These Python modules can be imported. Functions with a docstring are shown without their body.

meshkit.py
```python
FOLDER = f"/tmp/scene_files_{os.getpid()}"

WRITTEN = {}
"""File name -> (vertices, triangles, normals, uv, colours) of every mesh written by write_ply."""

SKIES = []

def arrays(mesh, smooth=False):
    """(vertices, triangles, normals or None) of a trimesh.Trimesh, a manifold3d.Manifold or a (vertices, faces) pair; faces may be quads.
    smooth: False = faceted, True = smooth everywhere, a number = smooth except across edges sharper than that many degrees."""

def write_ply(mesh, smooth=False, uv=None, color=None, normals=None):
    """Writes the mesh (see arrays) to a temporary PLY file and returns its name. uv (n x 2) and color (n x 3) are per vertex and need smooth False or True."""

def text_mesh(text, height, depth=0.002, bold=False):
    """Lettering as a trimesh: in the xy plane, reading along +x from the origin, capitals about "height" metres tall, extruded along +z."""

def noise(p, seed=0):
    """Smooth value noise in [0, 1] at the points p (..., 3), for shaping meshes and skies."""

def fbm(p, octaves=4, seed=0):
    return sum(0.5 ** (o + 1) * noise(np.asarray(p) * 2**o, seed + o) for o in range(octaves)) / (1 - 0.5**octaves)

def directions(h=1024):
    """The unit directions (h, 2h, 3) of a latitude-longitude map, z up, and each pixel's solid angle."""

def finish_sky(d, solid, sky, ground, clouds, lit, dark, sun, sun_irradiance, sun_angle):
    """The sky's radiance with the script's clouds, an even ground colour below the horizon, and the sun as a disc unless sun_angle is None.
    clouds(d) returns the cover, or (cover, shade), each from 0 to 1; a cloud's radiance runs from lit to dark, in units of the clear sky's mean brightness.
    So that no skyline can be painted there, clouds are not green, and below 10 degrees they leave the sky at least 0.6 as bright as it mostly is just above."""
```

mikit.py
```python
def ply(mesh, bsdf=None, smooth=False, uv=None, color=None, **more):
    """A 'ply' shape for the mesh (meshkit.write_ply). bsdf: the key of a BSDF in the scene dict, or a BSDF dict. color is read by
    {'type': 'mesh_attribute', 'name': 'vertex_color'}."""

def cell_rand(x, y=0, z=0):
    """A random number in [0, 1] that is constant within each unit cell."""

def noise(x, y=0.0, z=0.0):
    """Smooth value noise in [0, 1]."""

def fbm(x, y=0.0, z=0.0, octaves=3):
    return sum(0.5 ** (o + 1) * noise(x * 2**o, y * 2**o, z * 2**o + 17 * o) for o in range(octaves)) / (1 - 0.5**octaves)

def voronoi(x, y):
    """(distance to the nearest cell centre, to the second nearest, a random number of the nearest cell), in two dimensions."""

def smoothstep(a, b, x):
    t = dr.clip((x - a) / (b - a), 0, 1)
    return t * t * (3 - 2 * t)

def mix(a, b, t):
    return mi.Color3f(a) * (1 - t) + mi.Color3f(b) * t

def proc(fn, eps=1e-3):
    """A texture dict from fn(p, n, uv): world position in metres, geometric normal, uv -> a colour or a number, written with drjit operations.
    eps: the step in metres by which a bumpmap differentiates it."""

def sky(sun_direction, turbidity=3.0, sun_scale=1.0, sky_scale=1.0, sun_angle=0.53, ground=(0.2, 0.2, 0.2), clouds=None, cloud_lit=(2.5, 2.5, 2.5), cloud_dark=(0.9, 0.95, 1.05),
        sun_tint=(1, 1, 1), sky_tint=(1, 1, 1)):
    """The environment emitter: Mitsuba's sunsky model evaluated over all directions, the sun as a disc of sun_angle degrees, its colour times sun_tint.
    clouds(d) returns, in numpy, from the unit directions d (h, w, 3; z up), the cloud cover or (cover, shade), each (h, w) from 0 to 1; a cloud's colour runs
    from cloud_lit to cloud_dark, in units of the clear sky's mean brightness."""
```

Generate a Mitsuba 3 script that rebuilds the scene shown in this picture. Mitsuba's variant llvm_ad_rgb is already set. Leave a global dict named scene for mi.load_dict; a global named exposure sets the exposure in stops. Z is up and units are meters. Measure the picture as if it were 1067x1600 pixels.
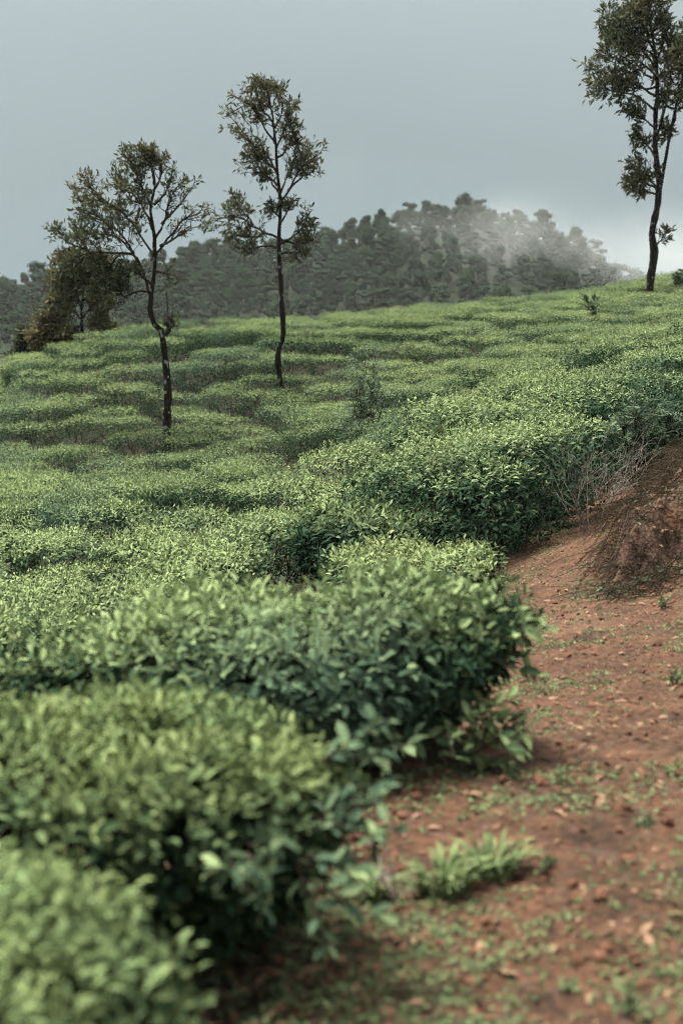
import math, random
import numpy as np, trimesh, mitsuba as mi, drjit as dr
from scipy.interpolate import RBFInterpolator
from scipy.spatial import cKDTree
import mikit, meshkit
from mikit import proc, noise, fbm, smoothstep, mix

random.seed(7)
R = np.random.default_rng(11)
T = mi.ScalarTransform4f
scene, labels = {}, {}

# ------------------------------------------------------------------ camera, sky, exposure
F, HORIZON, EYE = 2198.0, 457.0, 1.5          # focal length and horizon in pixels of the 1067 x 1600 photograph
PITCH = math.atan((800 - HORIZON) / F)
fwd = np.array([0, math.cos(PITCH), -math.sin(PITCH)])
upv = np.array([0, math.sin(PITCH), math.cos(PITCH)])
cam_pos = np.array([0, 0, EYE])
scene['camera'] = {
    'type': 'thinlens', 'fov_axis': 'y', 'fov': 2 * math.degrees(math.atan(800 / F)),
    'aperture_radius': 0.0098, 'focus_distance': 16.0, 'near_clip': 0.05, 'far_clip': 9000.0,
    'to_world': T().look_at(origin=[0, 0, EYE], target=(cam_pos + fwd).tolist(), up=[0, 0, 1]),
    'medium': {'type': 'ref', 'id': 'haze_air'}}


def overcast(d):
    z = np.clip(d[..., 2], 0, 1)
    n = meshkit.fbm(np.stack([d[..., 0] * 1.3, d[..., 1] * 1.3, d[..., 2] * 2.0 + 3], -1), 4)
    shade = np.clip(1.0 - 1.25 * z + 0.26 * (n - 0.5), 0, 1)
    return np.ones_like(z), shade


exposure = 3.25
scene['sky'] = mikit.sky((-0.25, 0.15, 0.95), turbidity=4, sun_scale=1.15, sky_scale=1.0, sun_angle=22, sun_tint=(0.86, 1.0, 1.12), ground=(0.05, 0.05, 0.04),
                         clouds=overcast, cloud_lit=(1.25, 1.36, 1.37), cloud_dark=(0.266, 0.342, 0.364))


def at(px, py, d):
    """world point seen at a pixel of the photograph, d metres ahead of the camera"""
    v = fwd + (px - 533.5) / F * np.array([1, 0, 0]) + (800 - py) / F * upv
    return cam_pos + v * (d / v[1])


# ------------------------------------------------------------------ materials
def rgb(*c):
    return {'type': 'rgb', 'value': list(c)}


def tea_color(p, n, uv):
    u, v = uv.x, uv.y
    w = fbm(p.x * 0.55 + 9, p.y * 0.4, p.z * 0.5, 3)
    w2 = noise(p.x * 2.3, p.y * 2.3, p.z * 2.3)
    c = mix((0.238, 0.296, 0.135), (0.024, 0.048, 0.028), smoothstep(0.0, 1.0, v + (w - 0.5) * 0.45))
    c = mix(c, mi.Color3f(0.15, 0.13, 0.06), 0.30 * smoothstep(0.62, 0.85, w2) * (1 - v))
    c = mix(c, mi.Color3f(0.085, 0.13, 0.09), 0.5 * smoothstep(0.5, 0.8, fbm(p.x * 0.9, p.y * 0.6 + 40, 0.0, 2)))
    return c * (0.70 + 0.6 * u)


def leaf_bsdf(tex, rough=0.38, dt=0.32, spec=1.33):
    return {'type': 'principledthin', 'base_color': tex, 'roughness': rough, 'diff_trans': dt, 'eta': spec}


def uv_leaf(young, old, brown=None, k=0.0):
    def fn(p, n, uv):
        c = mix(young, old, uv.y)
        if brown is not None:
            c = mix(c, mi.Color3f(brown), k * smoothstep(0.35, 0.7, noise(p.x * 0.8 + 3, p.y * 0.8, p.z * 0.8)))
        return c * (0.65 + 0.7 * uv.x)
    return leaf_bsdf(proc(fn), 0.5, 0.5)


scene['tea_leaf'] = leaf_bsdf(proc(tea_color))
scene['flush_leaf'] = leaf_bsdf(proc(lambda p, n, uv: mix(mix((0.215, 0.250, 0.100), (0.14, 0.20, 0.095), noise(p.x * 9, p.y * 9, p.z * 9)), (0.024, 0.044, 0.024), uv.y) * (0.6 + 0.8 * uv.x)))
scene['oak_leaf'] = uv_leaf((0.125, 0.135, 0.078), (0.042, 0.052, 0.032), (0.11, 0.085, 0.045), 0.4)
scene['brown_leaf'] = uv_leaf((0.165, 0.150, 0.080), (0.060, 0.064, 0.036), (0.15, 0.115, 0.06), 0.4)
scene['forest_leaf'] = uv_leaf((0.034, 0.056, 0.030), (0.009, 0.018, 0.010), (0.070, 0.062, 0.040), 0.0)
scene['fern_leaf'] = uv_leaf((0.115, 0.155, 0.10), (0.05, 0.08, 0.055))
scene['weed_leaf'] = uv_leaf((0.165, 0.195, 0.095), (0.05, 0.075, 0.04))
scene['grass_leaf'] = uv_leaf((0.20, 0.24, 0.11), (0.07, 0.105, 0.05))
scene['dead_leaf'] = uv_leaf((0.27, 0.165, 0.11), (0.085, 0.05, 0.035))


def bark_fn(dark, light):
    def fn(p, n, uv):
        a = fbm(p.x * 22, p.y * 22, p.z * 7, 3)
        b = smoothstep(0.76, 0.82, noise(p.x * 14 + 5, p.y * 14, p.z * 9))
        return mix(mix(dark, light, a), mi.Color3f(0.30, 0.30, 0.28), b * 0.6)
    return fn


scene['bark'] = {'type': 'twosided', 'bsdf': {'type': 'bumpmap', 'arbitrary': proc(lambda p, n, uv: fbm(p.x * 30, p.y * 30, p.z * 9, 3)), 'scale': 0.02,
                 'bsdf': {'type': 'principled', 'base_color': proc(bark_fn((0.006, 0.005, 0.004), (0.028, 0.022, 0.018))), 'roughness': 0.95, 'specular': 0.1}}}
scene['twig'] = {'type': 'twosided', 'bsdf': {'type': 'diffuse', 'reflectance': rgb(0.038, 0.030, 0.023)}}
scene['pale_twig'] = {'type': 'twosided', 'bsdf': {'type': 'diffuse', 'reflectance': proc(lambda p, n, uv: mix((0.12, 0.10, 0.085), (0.27, 0.24, 0.21), noise(p.x * 30, p.y * 30, p.z * 30)))}}
scene['dry_straw'] = {'type': 'twosided', 'bsdf': {'type': 'diffuse', 'reflectance': proc(lambda p, n, uv: mix((0.02, 0.015, 0.011), (0.11, 0.08, 0.055), noise(p.x * 18, p.y * 18, p.z * 18)))}}
scene['pale_trunk'] = {'type': 'twosided', 'bsdf': {'type': 'diffuse', 'reflectance': rgb(0.22, 0.21, 0.19)}}


def soil(p, n, uv):
    big = fbm(p.x * 0.9, p.y * 0.9, 0.0, 3)
    mid = fbm(p.x * 7, p.y * 7, p.z * 7, 3)
    fine = fbm(p.x * 55, p.y * 55, p.z * 55, 3)
    c = mix((0.017, 0.009, 0.0055), (0.088, 0.041, 0.023), smoothstep(0.25, 0.8, 0.5 * mid + 0.5 * fine))
    c = mix(c, mi.Color3f(0.092, 0.054, 0.034), 0.45 * smoothstep(0.45, 0.75, big))
    c = mix(c, mi.Color3f(0.05, 0.03, 0.022), 0.7 * smoothstep(0.60, 0.78, noise(p.x * 34, p.y * 34, p.z * 34)))
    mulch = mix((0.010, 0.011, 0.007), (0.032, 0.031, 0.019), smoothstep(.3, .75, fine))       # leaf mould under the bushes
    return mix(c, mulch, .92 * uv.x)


def bank_soil(p, n, uv):
    mid = fbm(p.x * 6, p.y * 6, p.z * 10, 3)
    fine = fbm(p.x * 48, p.y * 48, p.z * 30, 3)
    c = mix((0.040, 0.025, 0.019), (0.12, 0.068, 0.048), smoothstep(0.25, 0.8, 0.5 * mid + 0.5 * fine))
    return mix(c, mi.Color3f(0.15, 0.075, 0.042), 0.5 * smoothstep(0.58, 0.75, noise(p.x * 4, p.y * 4, p.z * 4 + 7)))


def soil_bsdf(fn):
    return {'type': 'twosided', 'bsdf': {'type': 'bumpmap', 'arbitrary': proc(lambda p, n, uv: fbm(p.x * 60, p.y * 60, p.z * 60, 4), 2e-3), 'scale': 0.012,
            'bsdf': {'type': 'principled', 'base_color': proc(fn), 'roughness': 0.92, 'specular': 0.2}}}


scene['soil'] = soil_bsdf(soil)
scene['bank_soil'] = soil_bsdf(bank_soil)
scene['clod_soil'] = {'type': 'twosided', 'bsdf': {'type': 'diffuse', 'reflectance': proc(lambda p, n, uv: mix((0.045, 0.022, 0.016), (0.175, 0.088, 0.058), fbm(p.x * 25, p.y * 25, p.z * 25, 3)))}}
scene['forest_floor'] = {'type': 'twosided', 'bsdf': {'type': 'diffuse', 'reflectance': proc(lambda p, n, uv: mix((0.010, 0.015, 0.010), (0.026, 0.032, 0.020), fbm(p.x * 0.4, p.y * 0.4, p.z * 0.4, 3)))}}

# ------------------------------------------------------------------ terrain
CAN = 0.62     # height of the plucked tea canopy above the soil
ctrl = []


def tea(px, py, d):
    q = at(px, py, d); ctrl.append((q[0], q[1], q[2] - CAN))


def gnd(px, py, d):
    ctrl.append(tuple(at(px, py, d)))


for x, y, z in ((-4, -6, 0), (0, -6, 0), (4, -6, .5), (-4, 0, -.15), (0, 0, 0), (2, 0, .25), (0, 2.2, 0), (0.6, 2.8, 0), (-1, 2.5, -.05), (0.35, 3.4, -.02), (0.3, 4.5, -.02), (-.5, 4.4, -.05), (1.2, 3, .08), (1.9, 3, .25), (-3, 4, -.6), (-12, 3, -3.2), (6, 4, 1.4), (12, 0, 2.5)):
    ctrl.append((x, y, z))
for a in ((860, 1060, 6.2), (800, 1000, 7.3), (860, 920, 9.4), (880, 850, 11.6), (900, 800, 13.5), (1067, 1010, 6.6), (1060, 1150, 4.9), (960, 770, 15.0), (1067, 930, 8.6)):
    gnd(*a)
for a in ((0, 1010, 8), (0, 930, 11), (0, 850, 15), (0, 770, 21), (0, 715, 29), (150, 940, 10.5), (150, 860, 14.5), (150, 760, 22), (200, 712, 29), (350, 840, 14), (350, 760, 20), (360, 716, 28),
          (450, 850, 12), (480, 740, 21), (640, 842, 10.8), (600, 790, 13), (480, 810, 13.5), (540, 765, 15.5),
          # far hillside
          (0, 690, 30.5), (0, 648, 32.8), (0, 612, 35), (100, 695, 30.5), (130, 586, 35.6), (260, 690, 30.5), (260, 610, 34.6), (230, 546, 37), (437, 690, 29.5), (437, 600, 34.6), (400, 516, 39), (550, 650, 29.5), (550, 560, 36), (520, 510, 40.5), (650, 600, 32), (650, 520, 38.5),
          (750, 560, 34.5), (720, 492, 43), (850, 520, 38), (900, 471, 47), (1013, 466, 48), (1067, 450, 50), (1200, 430, 50), (-150, 640, 36), (-150, 700, 31), (-200, 800, 20),
          # right-hand field
          (560, 705, 17), (540, 740, 15.8), (650, 690, 16), (700, 660, 18), (800, 620, 20), (900, 570, 22.5), (1067, 515, 25), (760, 730, 14), (850, 680, 15.5), (960, 620, 18), (1067, 580, 19), (1067, 660, 15.5), (1200, 560, 17), (1200, 480, 25)):
    tea(*a)
for x in range(-48, 49, 16):
    ctrl += [(x, 74, -5.0), (x, 95, -13.0)]
ctrl += [(-20, 52, -3.6), (-12, 52, -3.0), (-6, 54, -2.0), (0, 56, -1.0), (9, 60, .2), (18, 64, .8)]
ctrl += [(-40, 20, -7), (-40, 45, -8), (-28, 52, -6), (40, 20, 6), (40, 45, 6), (40, -6, 5), (-40, -6, -8)]
ctrl = np.array(ctrl)
rbf = RBFInterpolator(ctrl[:, :2], ctrl[:, 2], kernel='thin_plate_spline', smoothing=0.02)

path_line = np.array([(0.75, -2), (0.62, 1.5), (0.55, 2.6), (0.62, 3.6), (0.80, 4.6), (0.98, 5.6), (1.15, 6.6), (1.28, 8.0), (1.38, 9.6), (1.84, 11.2), (2.42, 12.8), (2.7, 14.2), (3.6, 15.6), (5.2, 17.2), (8, 19)])
path_half = np.array([.5, .5, .45, .42, .40, .42, .44, .46, .42, .38, .36, .36, .36, .36, .36])


def dense(line, step=0.1, extra=None):
    s = np.r_[0, np.cumsum(np.linalg.norm(np.diff(line[:, :2], axis=0), axis=1))]
    t = np.arange(0, s[-1], step)
    out = np.stack([np.interp(t, s, line[:, k]) for k in range(line.shape[1])], 1)
    return (out, np.interp(t, s, extra)) if extra is not None else out


PL, PH = dense(path_line, 0.05, path_half)
ptree = cKDTree(PL)


def path_dist(x, y):
    """metres outside the trodden path (negative on it)"""
    d, i = ptree.query(np.stack([x, y], -1))
    return d - PH[i]


# the earth bank: foot line (its west side faces the path)
bank_line = dense(np.array([(1.66, 8.6), (1.76, 9.2), (1.92, 9.9), (2.18, 10.6), (2.6, 11.4), (3.2, 12.3), (4.2, 13.4), (6.5, 15.0)]), 0.05)
btree = cKDTree(bank_line)
bank_n = np.gradient(bank_line, axis=0)
bank_n = np.stack([bank_n[:, 1], -bank_n[:, 0]], 1) / np.linalg.norm(bank_n, axis=1, keepdims=True)


def bank_side(x, y):
    q = np.stack([x, y], -1)
    d, i = btree.query(q)
    s = ((q - bank_line[i]) * bank_n[i]).sum(-1)
    front = (y - (8.95 + 0.22 * (x - 1.6)))          # the bank ends towards the camera
    return np.minimum(s, front * 0.9)


def sst(a, b, x):
    t = np.clip((x - a) / (b - a), 0, 1)
    return t * t * (3 - 2 * t)


def ground(x, y, fine=True):
    x, y = np.asarray(x, float), np.asarray(y, float)
    shp = x.shape
    x, y = x.ravel(), y.ravel()
    q = np.stack([np.clip(x, -45, 45), np.clip(y, -6, 94)], -1)
    z = rbf(q)
    out = np.maximum(np.abs(x) - 45, 0) + np.maximum(y - 94, 0) + np.maximum(-6 - y, 0)
    z = z + (-13.0 - z) * sst(0, 120, out)
    if fine:
        s = bank_side(x, y)
        m = s > -0.3
        lump = meshkit.fbm(np.stack([x * 2.2, y * 2.2, 0 * x], -1), 3, 5)
        lump2 = meshkit.fbm(np.stack([x * 7, y * 7, 0 * x], -1), 3, 6)
        z = z + np.where(m, 0.40 * sst(-0.04, 0.22, s + (lump - .5) * .42) + 0.10 * sst(0.2, 1.4, s) + .20 * (lump2 - .5) * sst(0, .2, s), 0)
        near = (x > -4) & (x < 6) & (y > -2) & (y < 20)
        pd = path_dist(x, y)
        p3 = np.stack([x, y, 0 * x], -1)
        rough = 0.10 * (meshkit.fbm(p3 * 1.7, 3, 1) - .5) + 0.060 * (meshkit.fbm(p3 * 9, 3, 2) - .5) + 0.040 * (meshkit.fbm(p3 * 26, 2, 3) - .5)
        z = z + np.where(near, rough * (0.55 + 0.8 * sst(0, .5, pd)) + 0.26 * sst(.05, 0.9, pd) * (x > PL[ptree.query(np.stack([x, y], -1))[1], 0]), 0)
    return z.reshape(shp)


def axis(segments):
    out = [segments[0][0]]
    for a, b, s in segments:
        out += list(np.linspace(a, b, max(2, int(round((b - a) / s)) + 1))[1:])
    return np.array(out)


gx = np.r_[-4000, -1500, -600, -250, -120, -70, axis([(-45, -20, 2.5), (-20, -6, .8), (-6, -1.2, .3), (-1.2, 3.2, .026), (3.2, 6, .12), (6, 16, .7), (16, 45, 2.5)]), 70, 120, 250, 600, 1500, 4000]
gy = np.r_[-1500, -300, -80, -30, axis([(-8, -1, 1), (-1, 1.9, .2), (1.9, 7, .026), (7, 13.5, .036), (13.5, 18, .12), (18, 60, .7), (60, 100, 3)]), 130, 180, 260, 400, 700, 1500, 4000]
GX, GY = np.meshgrid(gx, gy)
GZ = ground(GX, GY)
nx, ny = len(gx), len(gy)
i, j = np.meshgrid(np.arange(ny - 1), np.arange(nx - 1), indexing='ij')
a = (i * nx + j).ravel()
quads = np.stack([a, a + 1, a + nx + 1, a + nx], 1)
V = np.stack([GX.ravel(), GY.ravel(), GZ.ravel()], 1)
qc = V[quads].mean(1)
pdq = path_dist(qc[:, 0], qc[:, 1])
is_path = (pdq < 0) & (qc[:, 1] > 1) & (qc[:, 1] < 15.5)
is_bank = (bank_side(qc[:, 0], qc[:, 1]) > -0.08) & (qc[:, 1] < 16) & (qc[:, 0] < 8) & ~is_path
GN = trimesh.Trimesh(V, np.vstack([quads[:, [0, 1, 2]], quads[:, [0, 2, 3]]]), process=False).vertex_normals


def submesh(q, bsdf):
    used, inv = np.unique(q, return_inverse=True)
    f = inv.reshape(q.shape)
    m = trimesh.Trimesh(V[used], np.vstack([f[:, [0, 1, 2]], f[:, [0, 2, 3]]]), process=False)
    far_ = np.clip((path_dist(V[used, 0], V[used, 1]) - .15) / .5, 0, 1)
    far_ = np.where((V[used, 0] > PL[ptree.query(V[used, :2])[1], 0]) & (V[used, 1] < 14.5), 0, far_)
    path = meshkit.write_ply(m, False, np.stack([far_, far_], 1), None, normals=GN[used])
    return {'type': 'ply', 'filename': path, 'face_normals': False, 'bsdf': {'type': 'ref', 'id': bsdf}}


def put(key, shape, label=None, category=None, group=None, kind=None):
    if shape is not None:
        scene[key] = shape
    e = {k: v for k, v in dict(label=label, category=category, group=group, kind=kind).items() if v}
    if e:
        labels[key] = e


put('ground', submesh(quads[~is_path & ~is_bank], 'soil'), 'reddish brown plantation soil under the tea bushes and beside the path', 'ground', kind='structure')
put('footpath', submesh(quads[is_path], 'soil'), 'trodden red earth footpath winding between the tea bushes and the bank', 'path', kind='structure')
put('earth_bank', submesh(quads[is_bank], 'bank_soil'), 'cut bank of bare red brown earth with roots, right of the path', 'bank', kind='structure')

# ------------------------------------------------------------------ mesh helpers
counts = {}


def numbered(name):
    n = counts.get(name, -1) + 1
    counts[name] = n
    return name if n == 0 else f'{name}_{n:03d}'


def unit(v):
    return v / (np.linalg.norm(v, axis=-1, keepdims=True) + 1e-12)


def tubes(lines, sides=5):
    """lines: list of (points n x 3, radii n) -> one mesh"""
    vs, fs, off = [], [], 0
    for p, r in lines:
        p = np.asarray(p, float)
        t = unit(np.gradient(p, axis=0))
        ref = np.where(np.abs(t[:, 2:]) < 0.9, [[0, 0, 1.]], [[1., 0, 0]])
        a = unit(np.cross(t, ref)); b = np.cross(t, a)
        ang = np.arange(sides) * 2 * np.pi / sides
        ring = p[:, None] + np.asarray(r, float)[:, None, None] * (np.cos(ang)[None, :, None] * a[:, None] + np.sin(ang)[None, :, None] * b[:, None])
        k, s = np.meshgrid(np.arange(len(p) - 1), np.arange(sides), indexing='ij')
        s2 = (s + 1) % sides
        q = np.stack([k * sides + s, k * sides + s2, (k + 1) * sides + s2, (k + 1) * sides + s], -1).reshape(-1, 4)
        cap = np.array([[0, s_, s_ + 1] for s_ in range(1, sides - 1)])
        last = (len(p) - 1) * sides
        vs.append(ring.reshape(-1, 3))
        fs += [q[:, [0, 1, 2]] + off, q[:, [0, 2, 3]] + off, cap[:, ::-1] + off, cap + last + off]
        off += len(p) * sides
    return trimesh.Trimesh(np.vstack(vs), np.vstack(fs), process=False)


# leaf templates: (length coordinate, width coordinate, lift) and faces
LEAF8 = (np.array([[0, 0, 0], [.3, .40, .06], [.3, 0, -.04], [.3, -.40, .06], [.68, .42, .04], [.68, 0, -.05], [.68, -.42, .04], [1, 0, -.16]]),
         np.array([[0, 2, 1], [0, 3, 2], [1, 2, 5], [1, 5, 4], [2, 3, 6], [2, 6, 5], [4, 5, 7], [5, 6, 7]]))
LEAF4 = (np.array([[0, 0, 0], [.45, .45, .07], [.5, 0, -.03], [.45, -.45, .07], [1, 0, -.12]]), np.array([[0, 2, 1], [0, 3, 2], [1, 2, 4], [2, 3, 4]]))
LEAF2 = (np.array([[0, 0, 0], [.5, .45, .08], [.5, -.45, .08], [1, 0, -.05]]), np.array([[0, 2, 3], [0, 3, 1]]))


def leaves(pos, d, nrm, length, width, tone, age, tmpl):
    """leaf blades at pos along d, blade normal nrm; returns (mesh vertices, faces, uv)"""
    tv, tf = tmpl
    d = unit(d)
    side = unit(np.cross(nrm, d))
    n = np.cross(d, side)
    L, W = np.broadcast_to(length, len(pos)), np.broadcast_to(width, len(pos))
    v = pos[:, None] + tv[None, :, :1] * (d * L[:, None])[:, None] + tv[None, :, 1:2] * (side * W[:, None])[:, None] + tv[None, :, 2:] * (n * L[:, None])[:, None]
    f = tf[None] + (np.arange(len(pos)) * len(tv))[:, None, None]
    uv = np.repeat(np.stack([np.broadcast_to(tone, len(pos)), np.broadcast_to(age, len(pos))], 1), len(tv), 0)
    return v.reshape(-1, 3), f.reshape(-1, 3), uv


def join(parts):
    vs, fs, us, off = [], [], [], 0
    for v, f, u in parts:
        vs.append(v); fs.append(f + off); us.append(u); off += len(v)
    return np.vstack(vs), np.vstack(fs), np.vstack(us)


def leaf_ply(parts, bsdf):
    v, f, u = join(parts) if isinstance(parts, list) else parts
    return mikit.ply(trimesh.Trimesh(v, f, process=False), bsdf, smooth=True, uv=u)


def randn_dir(rng, n):
    return unit(rng.normal(size=(n, 3)))


# ------------------------------------------------------------------ tea bushes
def bush_surface(rng, n, a, b, h, top_share=0.6, seed=0, under=0.25, amp=.46):
    """n points on a plucked bush: flat domed top, rounded shoulder, sides that draw in towards the ground. Returns points and normals."""
    th = rng.uniform(0, 2 * np.pi, n)
    top = rng.random(n) < top_share
    r = np.sqrt(rng.random(n))
    s = rng.random(n) ** 0.8
    rad = 1 + 0.40 * (meshkit.noise(np.stack([np.cos(th) * 1.4 + 5, np.sin(th) * 1.4, np.full(n, seed * 3.1)], -1), seed) - .5)
    rr = np.where(top, r * .96, 1.0 - 0.36 * np.maximum(s - 0.25, 0) ** 1.3)
    z = np.where(top, 1 - 0.13 * r ** 6, 0.87 - (0.87 - under) * s)
    x, y = rr * rad * np.cos(th) * a, rr * rad * np.sin(th) * b
    lump = meshkit.fbm(np.stack([x * 4.2, y * 4.2, np.full(n, seed * 1.7)], -1), 3, seed) - .5
    zz = z * h * (1 + amp * lump)
    out = np.stack([np.cos(th), np.sin(th), np.zeros(n)], 1)
    upw = np.where(top, 1 - 0.45 * r ** 7, 0.30 - 0.6 * s)[:, None]
    nor = unit(out * (1 - np.clip(upw, -1, 1) ** 2)[...] ** 0.5 + np.array([0, 0, 1]) * upw)
    return np.stack([x, y, zz], 1), nor


def make_bush(rng, a, b, h, n_shoot, per, n_inner, leaf, tmpl, seed, top_share=0.6, age0=0.0, under=0.22, amp=.46):
    p, n = bush_surface(rng, n_shoot, a, b, h, top_share, seed, under, amp)
    parts = []
    up = np.array([0, 0, 1.0])
    axis_ = unit(n * 0.8 + up * 0.75 + rng.normal(size=n.shape) * 0.35)
    slen = leaf * rng.uniform(0.7, 1.9, n_shoot)
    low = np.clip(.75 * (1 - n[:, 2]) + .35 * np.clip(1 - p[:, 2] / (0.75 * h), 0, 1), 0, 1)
    for k in range(per):
        t = k / max(per - 1, 1)                       # 0 tip .. 1 lower leaf
        ang = rng.uniform(0, 2 * np.pi, n_shoot) * 0.35 + k * 2.4 + rng.uniform(0, 6.28, 1)
        ref = unit(np.cross(axis_, randn_dir(rng, n_shoot)))
        side = ref * np.cos(ang)[:, None] + np.cross(axis_, ref) * np.sin(ang)[:, None]
        d = unit(axis_ * (0.75 - 0.60 * t) + side * (0.5 + 0.5 * t) - up * 0.2 * t)
        pos = p + axis_ * (slen * (1 - t) * 0.9)[:, None] + rng.normal(size=p.shape) * leaf * 0.12
        ll = leaf * (0.62 + 0.5 * t) * rng.uniform(0.7, 1.2, n_shoot)
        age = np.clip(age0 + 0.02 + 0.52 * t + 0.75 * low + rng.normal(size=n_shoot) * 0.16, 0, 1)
        nrm = unit(axis_ + 0.35 * rng.normal(size=p.shape))
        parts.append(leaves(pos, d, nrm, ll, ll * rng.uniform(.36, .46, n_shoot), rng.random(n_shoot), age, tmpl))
    p, n = bush_surface(rng, n_inner, a, b, h, top_share * 0.7, seed, under * 0.8, amp)
    p = p - n * (leaf * rng.uniform(0.2, 3.2, n_inner))[:, None]
    p[:, 2] = np.maximum(p[:, 2], 0.06)
    d = unit(n * 0.6 + rng.normal(size=p.shape) * 0.7 - up * 0.25)
    ll = leaf * rng.uniform(0.8, 1.35, n_inner)
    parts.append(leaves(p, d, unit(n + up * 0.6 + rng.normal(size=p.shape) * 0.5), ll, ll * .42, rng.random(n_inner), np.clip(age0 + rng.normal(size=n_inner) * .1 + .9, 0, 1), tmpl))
    return parts


def bush_stems(rng, a, b, h, n, sides, sub=2):
    lines = []
    for k in range(n):
        th = rng.uniform(0, 6.28)
        r = rng.uniform(.35, .85)
        e = np.array([math.cos(th) * a * r, math.sin(th) * b * r, h * rng.uniform(.65, .85)])
        s = np.array([math.cos(th) * a * .14, math.sin(th) * b * .14, -0.12])
        t = np.linspace(0, 1, 5)[:, None]
        m = s * (1 - t) + e * t
        m[:, 2] = (s[2] + (e[2] - s[2]) * t[:, 0] ** 1.3)
        m += rng.normal(size=m.shape) * .015
        lines.append((m, np.linspace(.016, .005, 5) * rng.uniform(.7, 1.3)))
        for q in range(sub):
            j = rng.integers(1, 4)
            c = m[j] + np.array([rng.normal() * .12, rng.normal() * .12, rng.uniform(.05, .2)])
            c[2] = min(c[2], h * .85)
            lines.append((np.array([m[j], (m[j] + c) / 2 + rng.normal(size=3) * .02, c]), [.006, .005, .003]))
    return tubes(lines, sides)


def placed(shape, M):
    return {**shape, 'to_world': T(M.tolist())}


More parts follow.
